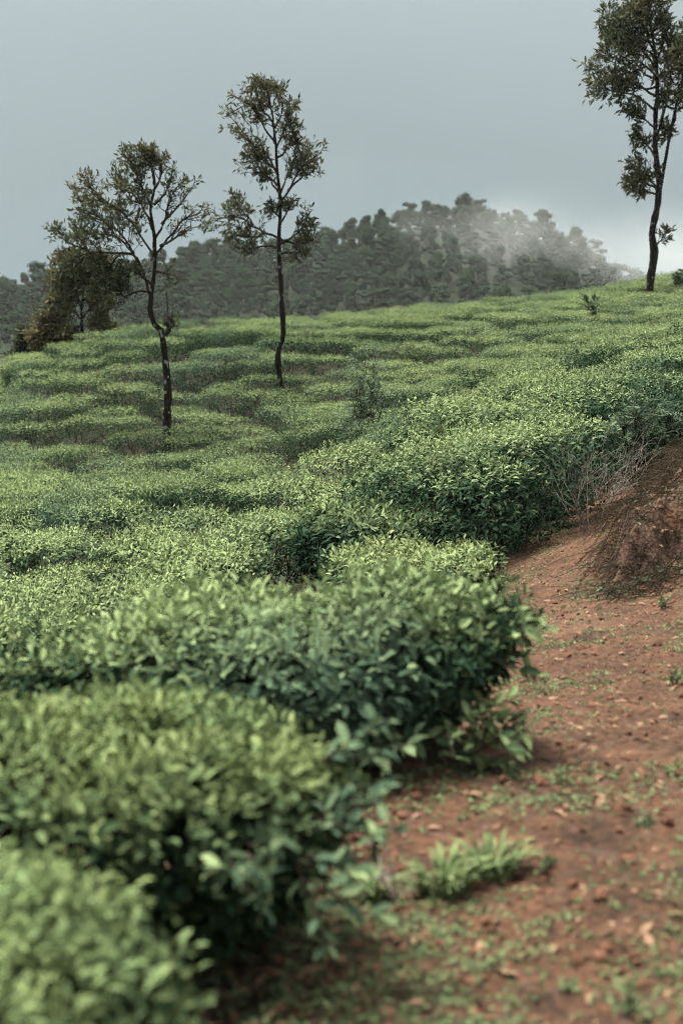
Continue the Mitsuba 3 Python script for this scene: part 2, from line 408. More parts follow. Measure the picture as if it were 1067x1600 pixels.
# -- foreground bushes, each modelled by itself
def hero(name, px, d, a, b, h, rot, seed, n_shoot, n_inner, leaf, label, age0=0.0, lift=0.0, shear=(0, 0), tmpl=LEAF8, under=.22, per=5, top_share=.55, group=None, bsdf='tea_leaf'):
    rng = np.random.default_rng(seed)
    parts = make_bush(rng, a, b, h, n_shoot, per, n_inner, leaf, tmpl, seed, top_share, age0, under)
    x = (px - 533.5) / F * d
    z = float(ground(np.array([x]), np.array([d]))[0]) + lift
    c, s = math.cos(rot), math.sin(rot)
    M = np.eye(4)
    M[:3, :3] = [[c, -s, 0], [s, c, 0], [shear[0] * c + shear[1] * s, -shear[0] * s + shear[1] * c, 1]]
    M[:3, 3] = [x, d, z]
    key = numbered(name)
    put(key, None, label, 'tea bush', group)
    put(key + '__foliage', placed(leaf_ply(parts, bsdf), M))
    put(key + '__stem', placed(mikit.ply(bush_stems(rng, a, b, h, 22, 6, 3), 'twig', smooth=True), M))
    heroes.append((x, d, max(a, b)))
    return key


heroes = []
hero('tea_bush', -260, 2.10, .46, .36, .52, 0.1, 1, 1600, 1200, .053, 'out-of-focus pale green tea bush in the bottom left corner', -0.02, bsdf='flush_leaf')
hero('tea_bush', 130, 3.10, .56, .38, .49, 0.06, 2, 2200, 2000, .053, 'blurred yellowish green tea bush, second nearest, behind the corner bush', .03, bsdf='flush_leaf')
broad = hero('tea_bush', 385, 4.62, .80, .46, .43, 0.10, 3, 1750, 2600, .072, 'broad tea bush with glossy dark green leaves, third from the camera', .17, shear=(.10, 0), top_share=.5)
hero('tea_bush', 645, 10.2, .62, .50, .50, 0.0, 4, 900, 1000, .072, 'sharp bright green tea bush at the path edge just behind the broad glossy bush', -.05, tmpl=LEAF4)
hero('tea_bush', 590, 12.2, .75, .6, .58, 0.0, 5, 900, 900, .10, 'bluish dark long-leaved tea bush behind the sharp bright bush by the path', .25, tmpl=LEAF4)


def sprig(key, p0, d0, L, n, leaf, seed, age=.5):
    """a leafy side shoot of a bush, a part of its own"""
    rng = np.random.default_rng(seed)
    for b in range(n):
        lines, P, D = [], [], []
        dd = unit(np.array(d0) + rng.normal(size=3) * .35)
        m = 7
        q = [np.array(p0) + rng.normal(size=3) * .012]
        for k in range(m - 1):
            dd = unit(dd + rng.normal(size=3) * .12 + [0, 0, .03])
            q.append(q[-1] + dd * L * rng.uniform(.8, 1.2) / (m - 1))
        q = np.array(q)
        lines.append((q, np.linspace(.005, .0018, m)))
        for k in range(1, m):
            for g in range(3 if k == m - 1 else 2):
                P.append(q[k]); D.append(unit(q[k] - q[k - 1]) * .55 + randn_dir(rng, 1)[0] * .9 + [0, 0, .1])
        P, D = np.array(P), np.array(D)
        ll = leaf * rng.uniform(.6, 1.2, len(P))
        k2 = numbered(key + '__shoot')
        put(k2, leaf_ply(leaves(P, D, np.tile([0, -.25, 1.0], (len(P), 1)) + rng.normal(size=P.shape) * .4, ll, ll * .42, rng.random(len(P)), np.clip(rng.normal(size=len(P)) * .25 + age, 0, 1), LEAF8), 'tea_leaf'))
        put(k2 + '__stem', mikit.ply(tubes(lines, 5), 'twig', smooth=True))


for q, (px, py, d, v, L, n) in enumerate(((620, 1140, 4.45, (1, -.2, .05), .30, 5), (680, 1120, 4.40, (1, -.3, -.05), .28, 5), (640, 1085, 4.5, (1, -.1, .1), .36, 5), (740, 1010, 4.55, (1, -.1, .05), .24, 4), (560, 1150, 4.3, (.6, -.6, 0), .22, 4), (700, 1175, 4.3, (.6, -.2, .2), .18, 3))):
    sprig(broad, at(px, py, d), v, L, n, .070, 700 + q)
for q, (px, py, d, v, L, n) in enumerate(((500, 1270, 2.95, (1, -.2, .1), .16, 4), (470, 1350, 2.85, (.8, -.5, 0), .16, 4), (500, 1200, 3.1, (1, 0, .35), .16, 3), (380, 1330, 2.75, (.3, -1, .1), .14, 4))):
    sprig('tea_bush_001', at(px, py, d), v, L, n, .058, 720 + q, .65)
# low straggling side shoots of the broad bush
# -- the field: jittered rows
protos_mid, protos_far, protos_tall = [], [], []
AGES = (-.08, .02, .16, -.03, .07, -.06, .10)
for k in range(4):
    rng = np.random.default_rng(150 + k)
    protos_tall.append((leaf_ply(make_bush(rng, .68, .62, .92, 620, 4, 1300, .064, LEAF4, 60 + k, .45, age0=.16, amp=.26, under=.10), 'tea_leaf'), mikit.ply(bush_stems(rng, .6, .55, .9, 14, 4, 2), 'twig', smooth=True)))
for k in range(7):
    rng = np.random.default_rng(100 + k)
    protos_mid.append((leaf_ply(make_bush(rng, .68, .62, .66, 560, 4, 760, .062, LEAF4, 20 + k, .62, age0=AGES[k], amp=.30), 'tea_leaf'), mikit.ply(bush_stems(rng, .66, .6, .66, 9, 4, 1), 'twig', smooth=True)))
for k in range(7):
    rng = np.random.default_rng(200 + k)
    protos_far.append((make_bush(rng, .70, .64, .70, 620, 3, 520, .056, LEAF2, 40 + k, .60, age0=AGES[k] - .04, amp=.26), bush_stems(rng, .66, .6, .66, 4, 3, 0)))
far_ply = [(leaf_ply(p, 'tea_leaf'), mikit.ply(s, 'twig')) for p, s in protos_far]
far_raw = [join(p) for p, _ in protos_far]

gully = dense(np.array([at(*q)[:2] for q in ((-250, 690, 31), (0, 690, 30.5), (130, 694, 30.3), (260, 704, 30), (350, 712, 29), (430, 718, 28), (500, 730, 25), (522, 745, 20), (535, 775, 17), (590, 790, 14.8), (690, 820, 13.0), (780, 850, 11.8))]), .1)
gtree = cKDTree(gully)
gap_tree = cKDTree(gully[gully[:, 1] > 17.0])
rows_gap = [dense(np.array([at(*q)[:2] for q in line]), .1) for line in (
    ((150, 918, 11.3), (300, 872, 13.2), (400, 830, 15.5)),
    ((0, 742, 25), (60, 748, 24), (120, 752, 23)))]
rgap = cKDTree(np.vstack(rows_gap))
near_edge = at(0, 1010, 7.6)
spots = []
rr = np.random.default_rng(5)


def try_rows(angle, step_row, step_in, test, lane=1.0, jit=.45):
    c, s = math.cos(angle), math.sin(angle)
    for n_, u in enumerate(np.arange(-90, 90, step_row)):
        u = u + (.10 if n_ % 2 else -.10) * lane
        for v in np.arange(-90, 90, step_in):
            w = v + (rr.random() - .5) * jit
            q = u + (rr.random() - .5) * (jit * .95) + 0.35 * math.sin(v * .35 + u)
            x, y = q * c + w * s, -q * s + w * c
            if test(x, y) and rr.random() > .008:
                spots.append((x, y))


def in_view(x, y, m=1.6):
    return y > 3 and abs(x) < (533.5 / F) * y + m


gl = gully[np.argsort(gully[:, 0])]


def beyond_gully(x, y):
    return y > np.interp(x, gl[:, 0], gl[:, 1]) and x < at(500, 730, 25)[0] or y > 27


def right_side(x, y):
    # east of the gully between the two near fields
    i = gtree.query([x, y])[1]
    k = min(i + 1, len(gully) - 1); j = max(i - 1, 0)
    t = gully[k] - gully[j]
    q = np.array([x, y]) - gully[i]
    return t[0] * q[1] - t[1] * q[0] > 0       # gully runs towards the camera: left of its course is east


def clear(x, y, rad=.62, bank=.55):
    if gap_tree.query([x, y])[0] < rad + (.22 if y < 26.5 else -.06) or rgap.query([x, y])[0] < .38:
        return False
    if path_dist(np.array([x]), np.array([y]))[0] < rad - .05 and y < 20:
        return False
    if -bank < bank_side(np.array([x]), np.array([y]))[0] and y < 14.0 + .4 * x and x > 0:
        return False
    return all((x - a) ** 2 + (y - b) ** 2 > (r * .75 + .42) ** 2 for a, b, r in heroes)


# near field (rows run away from the camera), right field, far hillside (rows along the slope)
def near_test(x, y):
    if not in_view(x, y) or y > 31.5 or not clear(x, y):
        return False
    if abs(x / y * F + 533.5 - 261) < 48 and 27.8 < y < 31.5:          # the forked tree stands in a gap
        return False
    far = y > np.interp(x, gl[:, 0], gl[:, 1]) if x < gl[-1, 0] else False
    if far or y < 5.9 + 0.25 * (x + 1.5) or (x > -.5 and y < 11.2):
        return False
    pxd = PL[ptree.query([x, y])[1], 0]
    return x < pxd and not (x > at(515, 740, 22)[0] and y > 16.5)


def right_test(x, y):
    if not in_view(x, y, 2.2) or y < 12.0 or y > 25.5 + .10 * x or not clear(x, y, .45, .35):
        return False
    east = x > np.interp(y, gully[::-1, 1], gully[::-1, 0])
    return bool(east)


def far_test(x, y):
    if not in_view(x, y, 2.5) or y > 58 or not clear(x, y, .55):
        return False
    edge = np.interp(x, gl[:, 0], gl[:, 1]) if x < at(500, 730, 25)[0] else 27.3 + .12 * x
    return y > edge


try_rows(0.19, 1.14, 1.06, near_test, 1.5)
n_near = len(spots)
try_rows(-0.9, 1.06, 1.0, right_test)
front = [(px / 1, d) for px, d in ((655, 12.7), (722, 12.15), (785, 12.45), (838, 13.2), (700, 13.5), (770, 13.7))]
front = [((px - 533.5) / F * d, d) for px, d in front]
spots[n_near:] = [q for q in spots[n_near:] if all((q[0] - a) ** 2 + (q[1] - b) ** 2 > .72 for a, b in front)] + front
n_right = len(spots)
try_rows(1.35, .98, 1.10, far_test, .2, .70)
spots = np.array(spots)
zone = np.r_[np.zeros(n_near), np.ones(n_right - n_near), 2 * np.ones(len(spots) - n_right)].astype(int)
e = .5
sz = ground(spots[:, 0], spots[:, 1])
sgx = (ground(spots[:, 0] + e, spots[:, 1], False) - ground(spots[:, 0] - e, spots[:, 1], False)) / (2 * e)
sgy = (ground(spots[:, 0], spots[:, 1] + e, False) - ground(spots[:, 0], spots[:, 1] - e, False)) / (2 * e)
inside = np.abs(spots[:, 0]) < (533.5 / F) * spots[:, 1] + .5
show = np.where(inside, 1, .3) / spots[:, 1] * np.where(zone == 2, 1.0, 1.15)
order = np.argsort(-show)
single = set(order[:295].tolist())
def zone_label(k):
    x, y = spots[k]
    px = 533.5 + x / y * F
    if zone[k] == 0:
        b = 'front' if y < 13 else 'middle' if y < 20 else 'back'
        c = 'left part' if px < 170 else 'right part' if px > 350 else 'centre'
        return (f'light green plucked tea bush in the lower left field, {b} rows, {c}', f'tea bushes of the lower left field, {b} rows, {c}')
    if zone[k] == 1:
        c = 'left of the pale feathery shrub' if px < 720 else 'left of the bare shrub' if px < 880 else 'above the earth bank'
        b = 'front' if y < 17 else 'back'
        return (f'dense dark-sided tea bush in the right-hand field, {b} rows, {c}', f'tea bushes of the right-hand field, {b} rows, {c}')
    c = ('left of the forked tree' if px < 250 else 'between the two left trees' if px < 440 else 'left of the young feathery tree' if px < 570
         else 'right of the young feathery tree' if px < 800 else 'below the skyline tree')
    b = 'low' if y < 31 else 'halfway up' if y < 34 else 'high'
    return (f'rounded tea bush {b} on the far hillside, {c}', f'tea bushes {b} on the far hillside, {c}')


lean_k = (.45, .6, .15)
edge_near = np.minimum(ptree.query(spots)[0] - .4, gtree.query(spots)[0])
rest = []
for k in range(len(spots)):
    rng = np.random.default_rng(1000 + k)
    th = [-.19 + math.pi / 2, .9 - math.pi / 2, .22 - .03 * spots[k, 0]][zone[k]] + rng.normal() * (.5 if zone[k] == 2 else .22) + math.pi * rng.integers(2)
    sx, sy, szc = rng.uniform(.84, 1.16), rng.uniform(.80, .98), rng.uniform(.76, 1.24)
    if zone[k] == 2:
        sx, sy, szc = sx * 1.05, rng.uniform(.82, 1.0), rng.uniform(.85, 1.25)
    if rng.random() < .06:
        szc *= .72; sx *= .8; sy *= .85
    tall = zone[k] == 1 and edge_near[k] < 1.3 and 533.5 + spots[k, 0] / spots[k, 1] * F > 625
    if tall:
        szc = rng.uniform(.85, 1.05); sx *= 1.08; sy *= 1.1
    c, s = math.cos(th), math.sin(th)
    A = np.array([[c * sx, -s * sy, 0], [s * sx, c * sy, 0], [0, 0, szc]])
    S = np.eye(3); S[2, 0], S[2, 1] = lean_k[zone[k]] * sgx[k], lean_k[zone[k]] * sgy[k]
    M = np.eye(4); M[:3, :3] = S @ A; M[:3, 3] = [spots[k, 0], spots[k, 1], sz[k]]
    pr = rng.integers(7) if zone[k] != 1 else (2, 4, 6, 1)[rng.integers(4)]
    if k in single:
        fo, st = protos_tall[pr % 4] if tall else protos_mid[pr] if spots[k, 1] < 23 else far_ply[pr]
        key = numbered('tea_bush')
        put(key, None, zone_label(k)[0], 'tea bush', zone_label(k)[1])
        put(key + '__foliage', placed(fo, M))
        put(key + '__stem', placed(st, M))
    else:
        v, f, u = far_raw[pr]
        rest.append((v @ M[:3, :3].T + M[:3, 3], f, u))
put('tea_field', leaf_ply(rest, 'tea_leaf'), 'carpet of small light green tea bushes on the upper far hillside', 'tea bushes', kind='stuff')
print('bushes', len(spots), n_near, n_right - n_near, len(spots) - n_right)


# ------------------------------------------------------------------ trees of the tea field
def resample(p, n):
    p = np.asarray(p, float)
    s = np.r_[0, np.cumsum(np.linalg.norm(np.diff(p, axis=0), axis=1))]
    from scipy.interpolate import PchipInterpolator
    return PchipInterpolator(s, p, axis=0)(np.linspace(0, s[-1], n))


def silver_oak(name, label, d, conv, trunk, r0, limbs, seed, density, extra_trunks=(), bsdf='oak_leaf', leaf=.13, thin=.74, dens_fn=None, base_drop=.75, young=.35):
    rng = np.random.default_rng(seed)
    m = d / F

    def world(pts, dy0=0., dy1=0.):
        q = [conv(*c) for c in pts]
        n = len(q)
        return np.array([at(a, b, d) + np.array([0, dy0 + (dy1 - dy0) * k / max(n - 1, 1), 0]) for k, (a, b) in enumerate(q)])
    tr = world(trunk)
    tr = np.vstack([tr[0] - [0, 0, base_drop], tr])
    tr = resample(tr, 40)
    h = np.linspace(0, 1, 40)
    rad = r0 * m * ((1 - h) ** .75 * .95 + .06) * (1 + .10 * rng.normal(size=40)) * (1 + .5 * np.exp(-h * 30))
    tl = tubes([(tr + rng.normal(size=tr.shape) * r0 * m * .06, rad)], 10)
    key = numbered(name)
    put(key, None, label, 'tree')
    put(key + '__trunk', mikit.ply(tl, 'bark', smooth=True))
    lines, tips = [], []
    for pts, ra in extra_trunks:
        p = resample(world(pts, 0, rng.uniform(-.5, .5)), 14)
        put(numbered(key + '__limb'), mikit.ply(tubes([(p, ra * m * np.linspace(1, .3, 14))], 8), 'bark', smooth=True))
    limbs = list(limbs) + [(trunk[-3:], 1.0)] + [(p[-4:], 1.0) for p, _ in extra_trunks if len(p) > 3]
    for q, item in enumerate(limbs):
        pts, w = item if isinstance(item[0], (list, tuple)) and isinstance(item[1], (int, float)) else (item, 1.0)
        span = 0.
        wp = world(pts)
        span = np.linalg.norm(wp[-1] - wp[0])
        wp = world(pts, 0, rng.uniform(-.55, .55) * span)
        n = 10
        p = resample(wp, 40)[np.linspace(0, 35, n).astype(int)]
        p[1:] += rng.normal(size=(n - 1, 3)) * span * .012
        lines.append((p, np.linspace(max(.03, r0 * m * .30), .011, n)))
        ns = int(9 * density * w * (0.5 + span / 1.2)) + 2
        for k in range(ns):
            t = rng.uniform(.30, 1.0)
            i0 = t * (n - 1); ia = int(min(i0, n - 2)); base = p[ia] + (p[ia + 1] - p[ia]) * (i0 - ia)
            dirn = unit(p[ia + 1] - p[ia])
            dd = unit(dirn * .75 + randn_dir(rng, 1)[0] * .85 + np.array([0, 0, .28]))
            L = span * rng.uniform(.08, .23) * (1.25 - .5 * t) + .12
            mid = base + dd * L * .5 + rng.normal(size=3) * L * .08
            end = base + dd * L + np.array([0, 0, .10 * L])
            lines.append((np.array([base, mid, end]), [.012, .009, .006]))
            tips.append((end, dd)); tips.append((mid, dd))
            for g in range(3):
                b2 = mid + (end - mid) * rng.random()
                d2 = unit(dd + randn_dir(rng, 1)[0] * .9)
                e2 = b2 + d2 * L * rng.uniform(.25, .55)
                lines.append((np.array([b2, e2]), [.007, .005]))
                tips.append((e2, d2))
    put(key + '__branches', mikit.ply(tubes(lines, 4), 'twig', smooth=True), kind='stuff')
    P, D = np.array([t[0] for t in tips]), np.array([t[1] for t in tips])
    keep = rng.random(len(P)) < thin
    P, D = P[keep], D[keep]
    if dens_fn is not None:
        keep = rng.random(len(P)) < dens_fn((P[:, 0] / P[:, 1]) * F + 533.5, P[:, 2])
        P, D = P[keep], D[keep]
    reps = 5
    P, D = np.repeat(P, reps, 0), np.repeat(D, reps, 0)
    n = len(P)
    dd = unit(D * .8 + randn_dir(rng, n) * 1.0)
    P = P + rng.normal(size=P.shape) * leaf * .28
    ll = leaf * rng.uniform(.6, 1.35, n)
    parts = leaves(P, dd, randn_dir(rng, n), ll, ll * rng.uniform(.26, .42, n), rng.random(n), np.clip(rng.normal(size=n) * .25 + 1 - young, 0, 1), LEAF2)
    put(key + '__crown', leaf_ply(parts, bsdf))
    return key


c1 = lambda x, y: (x / 2, 100 + y / 2)
c2 = lambda x, y: (534 + x / 2, y / 2)
tree1 = silver_oak('silver_oak', 'sparse forked tree on the left leaning its brownish leafy side left', 31.0, c1,
    [(522, 1204), (522, 1110), (525, 1010), (518, 930), (511, 870), (505, 835), (478, 805), (470, 760), (478, 690), (485, 600), (480, 520), (472, 450), (484, 380), (474, 310), (462, 270)], 7.0,
    [[(470, 722), (440, 710), (390, 725), (360, 715), (320, 715), (280, 745)],
     [(465, 715), (447, 640), (430, 598), (370, 590), (300, 590), (240, 565), (175, 570)],
     [(447, 650), (390, 545), (320, 490), (260, 455), (215, 448)],
     [(482, 610), (450, 540), (400, 470), (340, 430), (285, 400)],
     [(420, 590), (360, 540), (290, 530), (200, 525)],
     [(478, 520), (440, 430), (390, 390), (350, 375)],
     [(476, 450), (440, 375), (420, 320), (388, 290)],
     [(478, 340), (470, 300), (460, 268)], [(484, 390), (505, 330), (498, 280)],
     ([(482, 440), (520, 390), (535, 330)], .6),
     ([(485, 545), (520, 470), (540, 410), (562, 365)], .5),
     ([(485, 600), (530, 540), (580, 480), (645, 458)], .55),
     ([(500, 570), (560, 535), (612, 500)], .5),
     ([(505, 500), (560, 440), (600, 390)], .4),
     [(375, 590), (335, 640), (300, 690)], [(430, 605), (400, 655), (380, 690)], [(300, 590), (250, 620), (215, 650)],
     ([(485, 650), (530, 655), (565, 690)], .7), ([(478, 690), (440, 660), (400, 640)], .6)],
    31, 1.15, (([(508, 848), (530, 826), (536, 800), (527, 785)], 5.0), ([(524, 836), (526, 775), (522, 715)], 2.0)), leaf=.125, thin=1,
    dens_fn=lambda px, z: np.where(px > 246, .36, 1), young=.45)
tree2 = silver_oak('silver_oak', 'tall slender tree with a straight dark trunk, second from the left', 34.6, c1,
    [(875, 1000), (868, 920), (872, 890), (886, 850), (880, 720), (872, 575), (876, 430), (868, 350), (862, 250), (850, 160), (833, 58)], 5.2,
    [[(872, 575), (820, 570), (770, 580), (742, 560)], [(870, 545), (800, 510), (750, 480), (700, 485), (652, 484)], [(790, 505), (750, 450), (722, 432)], [(830, 525), (790, 540), (715, 525)],
     [(876, 560), (920, 540), (968, 480)], [(876, 500), (905, 450), (912, 437)], [(880, 592), (915, 590), (948, 590)], [(876, 545), (930, 560), (970, 540)], [(876, 480), (850, 460), (840, 455)],
     ([(875, 430), (910, 390), (940, 330), (985, 290), (1026, 275)], .6), [(900, 395), (950, 350), (988, 330)], [(872, 420), (890, 360), (915, 300), (955, 250)],
     [(868, 400), (840, 360), (790, 310), (752, 290)], [(866, 380), (835, 350), (800, 345)], [(865, 340), (830, 280), (780, 240), (728, 160)], [(860, 250), (820, 190), (765, 120), (735, 113)], [(862, 270), (890, 200), (912, 140), (902, 95)],
     [(858, 200), (880, 130), (870, 75)], [(852, 180), (810, 120), (798, 75)], [(862, 300), (905, 250), (915, 180)], [(845, 130), (835, 80), (830, 55)], [(865, 330), (820, 300), (780, 280)]],
    32, .85, leaf=.15, thin=.66, young=.4)
tree3 = silver_oak('silver_oak', 'tall full-leaved tree cut off by the top right edge, alone on the skyline', 48.0, c2,
    [(958, 928), (963, 870), (975, 800), (968, 730), (985, 640), (990, 580), (980, 480), (978, 380), (985, 280), (980, 180), (962, 80), (950, -50)], 6.6,
    [[(984, 606), (940, 600), (900, 590)], [(985, 600), (950, 550), (888, 520)], [(985, 590), (940, 570), (890, 560)], [(978, 490), (950, 450), (918, 430)], [(980, 430), (1000, 420), (1015, 400)],
     [(978, 400), (930, 370), (885, 345)], ([(980, 350), (920, 310), (840, 290), (752, 285)], .8), [(982, 300), (900, 250), (830, 220), (772, 215)], [(980, 270), (910, 280), (850, 265)],
     [(980, 240), (900, 170), (830, 110), (810, 100)], [(975, 180), (890, 90), (822, 22)], [(965, 120), (925, 40), (910, -10)], [(958, 60), (990, 10), (985, -30)], [(975, 200), (1000, 120), (990, 60)], [(978, 220), (930, 130), (880, 60)],
     [(975, 160), (940, 60), (935, -10)], [(980, 250), (870, 200), (800, 160)], [(970, 130), (880, 120), (830, 70)],
     [(1035, 260), (1012, 170), (1020, 95)], [(1050, 240), (1080, 180), (1100, 100)], [(1035, 350), (1070, 330), (1110, 280)], [(1038, 300), (1070, 200), (1062, 90)], [(1040, 340), (1010, 330), (1000, 300)],
     ([(968, 775), (985, 760), (1005, 735)], .3)],
    33, .85, (([(990, 610), (1005, 520), (1020, 430), (1035, 350), (1060, 250), (1070, 130)], 3.0), ([(985, 420), (1010, 340), (1030, 250), (1036, 120)], 1.8)), leaf=.26, thin=.6, young=.35, base_drop=.7)
tree0 = silver_oak('feathery_tree', 'dense brownish green feathery tree behind the left end of the hillside', 42.0, c1,
    [(262, 930), (262, 880), (256, 790), (262, 700), (270, 640), (280, 600)], 4.0,
    [([(258, 800), (220, 760), (175, 740)], 1.2), ([(258, 800), (300, 760), (340, 760)], 1.2), ([(256, 840), (190, 820), (120, 800)], 1.3), ([(256, 850), (310, 830), (350, 850)], 1.2), ([(258, 780), (215, 700), (165, 680)], 1.2),
     ([(260, 740), (310, 700), (345, 680)], 1.2), ([(264, 700), (230, 640), (200, 600)], 1.2), ([(268, 680), (300, 640), (320, 610)], 1.2), ([(262, 870), (200, 880), (130, 890)], 1.4), ([(262, 880), (310, 880), (350, 890)], 1.2), ([(262, 760), (240, 700), (240, 640)], 1.2), ([(256, 820), (160, 850), (110, 870)], 1.3), ([(250, 860), (180, 860), (130, 835)], 1.3)],
    34, 2.0, bsdf='brown_leaf', thin=1, leaf=.19, base_drop=3.0, young=.4)
tree00 = silver_oak('feathery_tree', 'small dark bushy tree at the left edge in front of the forest', 44.0, c1,
    [(95, 960), (95, 920), (92, 880), (90, 850)], 3.0,
    [([(95, 920), (70, 890), (55, 860)], 1.5), ([(95, 920), (120, 900), (135, 870)], 1.5), ([(93, 900), (85, 870), (80, 840)], 1.5), ([(95, 935), (60, 930), (40, 920)], 1.5), ([(95, 935), (130, 930), (150, 920)], 1.5)],
    35, 2.0, bsdf='oak_leaf', thin=1, leaf=.16, base_drop=3.0, young=.15)


# ------------------------------------------------------------------ feathery young trees and shrubs
def feathery(name, label, cat, px, py, d, w, h, n_stem, n_frond, bsdf, seed, leaflet=.03, sink=.0, lean=0., stem_r=.008, spread=.5):
    rng = np.random.default_rng(seed)
    b = at(px, py, d); b[2] -= sink
    hh = h + sink
    lines, P, D, N = [], [], [], []
    for k in range(n_stem):
        th = rng.uniform(0, 6.28); o = rng.uniform(.1, 1) * w * .5 * spread * 2
        e = b + np.array([math.cos(th) * o + lean, math.sin(th) * o, hh * rng.uniform(.65, 1.0)])
        t = np.linspace(0, 1, 7)[:, None]
        m = b * (1 - t) + e * t + np.array([math.cos(th), math.sin(th), 0]) * o * .25 * np.sin(t * 3.1) + rng.normal(size=(7, 3)) * .012 * hh
        m[0] = b
        lines.append((m, np.linspace(stem_r, stem_r * .35, 7)))
        for g in range(n_frond):
            s = rng.uniform(.28, 1.0) * 5.99
            i0 = int(s); q = m[i0] + (m[i0 + 1] - m[i0]) * (s - i0)
            fd = unit(unit(m[i0 + 1] - m[i0]) * .5 + randn_dir(rng, 1)[0] + np.array([0, 0, .15]))
            L = w * rng.uniform(.18, .34)
            nl = 12
            tt = np.linspace(.1, 1, nl)[:, None]
            c = q + fd * L * tt - np.array([0, 0, 1]) * (tt ** 2) * L * .25
            lines.append((np.array([q, c[nl // 2], c[-1]]), [.003, .0025, .0015]))
            side = unit(np.cross(fd, [0, 0, 1.0]) + rng.normal(size=3) * .3)
            for sg in (-1, 1):
                P.append(c); D.append(np.tile(unit(side * sg + fd * .5), (nl, 1))); N.append(np.tile([0, 0, 1.0], (nl, 1)) + rng.normal(size=(nl, 3)) * .3)
    P, D, N = np.vstack(P), np.vstack(D), np.vstack(N)
    n = len(P)
    ll = leaflet * rng.uniform(.6, 1.3, n)
    key = numbered(name)
    put(key, None, label, cat)
    put(key + '__stem', mikit.ply(tubes(lines, 4), 'twig', smooth=True))
    put(key + '__foliage', leaf_ply(leaves(P, D, N, ll, ll * .42, rng.random(n), np.clip(rng.normal(size=n) * .2 + .5, 0, 1), LEAF2), bsdf))


feathery('young_tree', 'small dark feathery young tree standing in the gully between the fields', 'tree', 568, 692, 26.0, 1.3, 1.62, 10, 22, 'fern_leaf', 51, .065, .5, stem_r=.014)
feathery('feathery_shrub', 'pale green feathery shrub growing out of the right-hand tea bushes', 'shrub', 757, 740, 14.5, .55, .42, 12, 18, 'weed_leaf', 52, .035, .5)
feathery('feathery_shrub', 'dusky green feathery shrub behind the bare twiggy bush', 'shrub', 1005, 735, 13.6, 1.0, .75, 16, 24, 'fern_leaf', 53, .045, .3)
feathery('young_tree', 'slim dark sapling on the upper hillside below the skyline tree', 'tree', 925, 535, 39.0, .8, 1.5, 6, 18, 'fern_leaf', 54, .10, .6, spread=.22)
feathery('feathery_shrub', 'small dark shrub on the skyline at the right edge', 'shrub', 1064, 452, 49.0, .9, .75, 8, 20, 'fern_leaf', 55, .13, .6)
feathery('feathery_shrub', 'pale hazy shrub rising from the middle of the far hillside', 'shrub', 640, 562, 36.0, 1.0, .35, 7, 12, 'weed_leaf', 56, .08, .6)

# bare twiggy shrub
rng = np.random.default_rng(61)
b0 = at(925, 782, 11.9); b0[2] = float(ground(b0[:1], b0[1:2])[0]) - .02
lines = []


def twigs(p, d, L, r, depth):
    n = 5
    q = [p]
    for k in range(n - 1):
        d = unit(d + rng.normal(size=3) * .16 + np.array([0, 0, .05]))
        q.append(q[-1] + d * L / (n - 1))
    lines.append((np.array(q), np.linspace(r, r * .55, n)))
    if depth:
        for g in range(rng.integers(2, 5)):
            i0 = rng.integers(2, n)
            twigs(q[i0], unit(d + randn_dir(rng, 1)[0] * .65), L * rng.uniform(.45, .75), r * .6, depth - 1)


for k in range(13):
    th = rng.uniform(0, 6.28)
    twigs(b0 + np.array([math.cos(th) * .06, math.sin(th) * .06, 0]), unit(np.array([math.cos(th) * .55, math.sin(th) * .45, 1.0])), rng.uniform(.32, .52), .0052, 3)
put('bare_shrub', mikit.ply(tubes(lines, 4), 'pale_twig', smooth=True), 'leafless grey twiggy shrub at the top of the earth bank', 'shrub')

# ------------------------------------------------------------------ forest hill
sky_px = np.array([(-300, 470), (-100, 455), (0, 450), (60, 440), (110, 438), (170, 425), (240, 412), (290, 398), (350, 388), (420, 385), (490, 372), (560, 358), (620, 342), (700, 334), (760, 332), (800, 342), (850, 352), (890, 372), (930, 402), (965, 432), (1010, 448), (1100, 460), (1300, 470)])
RIDGE = 455.0


def hill_z(x, y):
    px = 533.5 + x / y * F
    top = EYE + (HORIZON - np.interp(px, sky_px[:, 0], sky_px[:, 1])) / F * RIDGE - 6.0
    t = np.clip((y - 345) / (RIDGE - 345), 0, 1)
    b = np.clip((y - RIDGE) / 160, 0, 1)
    z = -13.2 + (top + 13.2) * (t ** .85)
    z = z + (-15 - z) * sst(0, 1, b)
    return z + 2.0 * (meshkit.fbm(np.stack([x * .03, y * .03, 0 * x], -1), 3, 9) - .5)


hx = np.linspace(-300, 300, 111); hy = np.linspace(335, 640, 70)
HX, HY = np.meshgrid(hx, hy)
HZ = hill_z(HX, HY) + .8
edge = np.minimum.reduce([(HX + 300) / 40, (300 - HX) / 40, np.ones_like(HX)])
HZ = np.where(edge < 1, -14 + (HZ + 14) * np.clip(edge, 0, 1), HZ)
i, j = np.meshgrid(np.arange(69), np.arange(110), indexing='ij')
a = (i * 111 + j).ravel()
hq = np.stack([a, a + 1, a + 112, a + 111], 1)
put('hill', mikit.ply((np.stack([HX.ravel(), HY.ravel(), HZ.ravel()], 1), hq), 'forest_floor', smooth=True), 'wooded hill rising behind the tea field', 'hill', kind='structure')


ICO = trimesh.creation.icosphere(2)


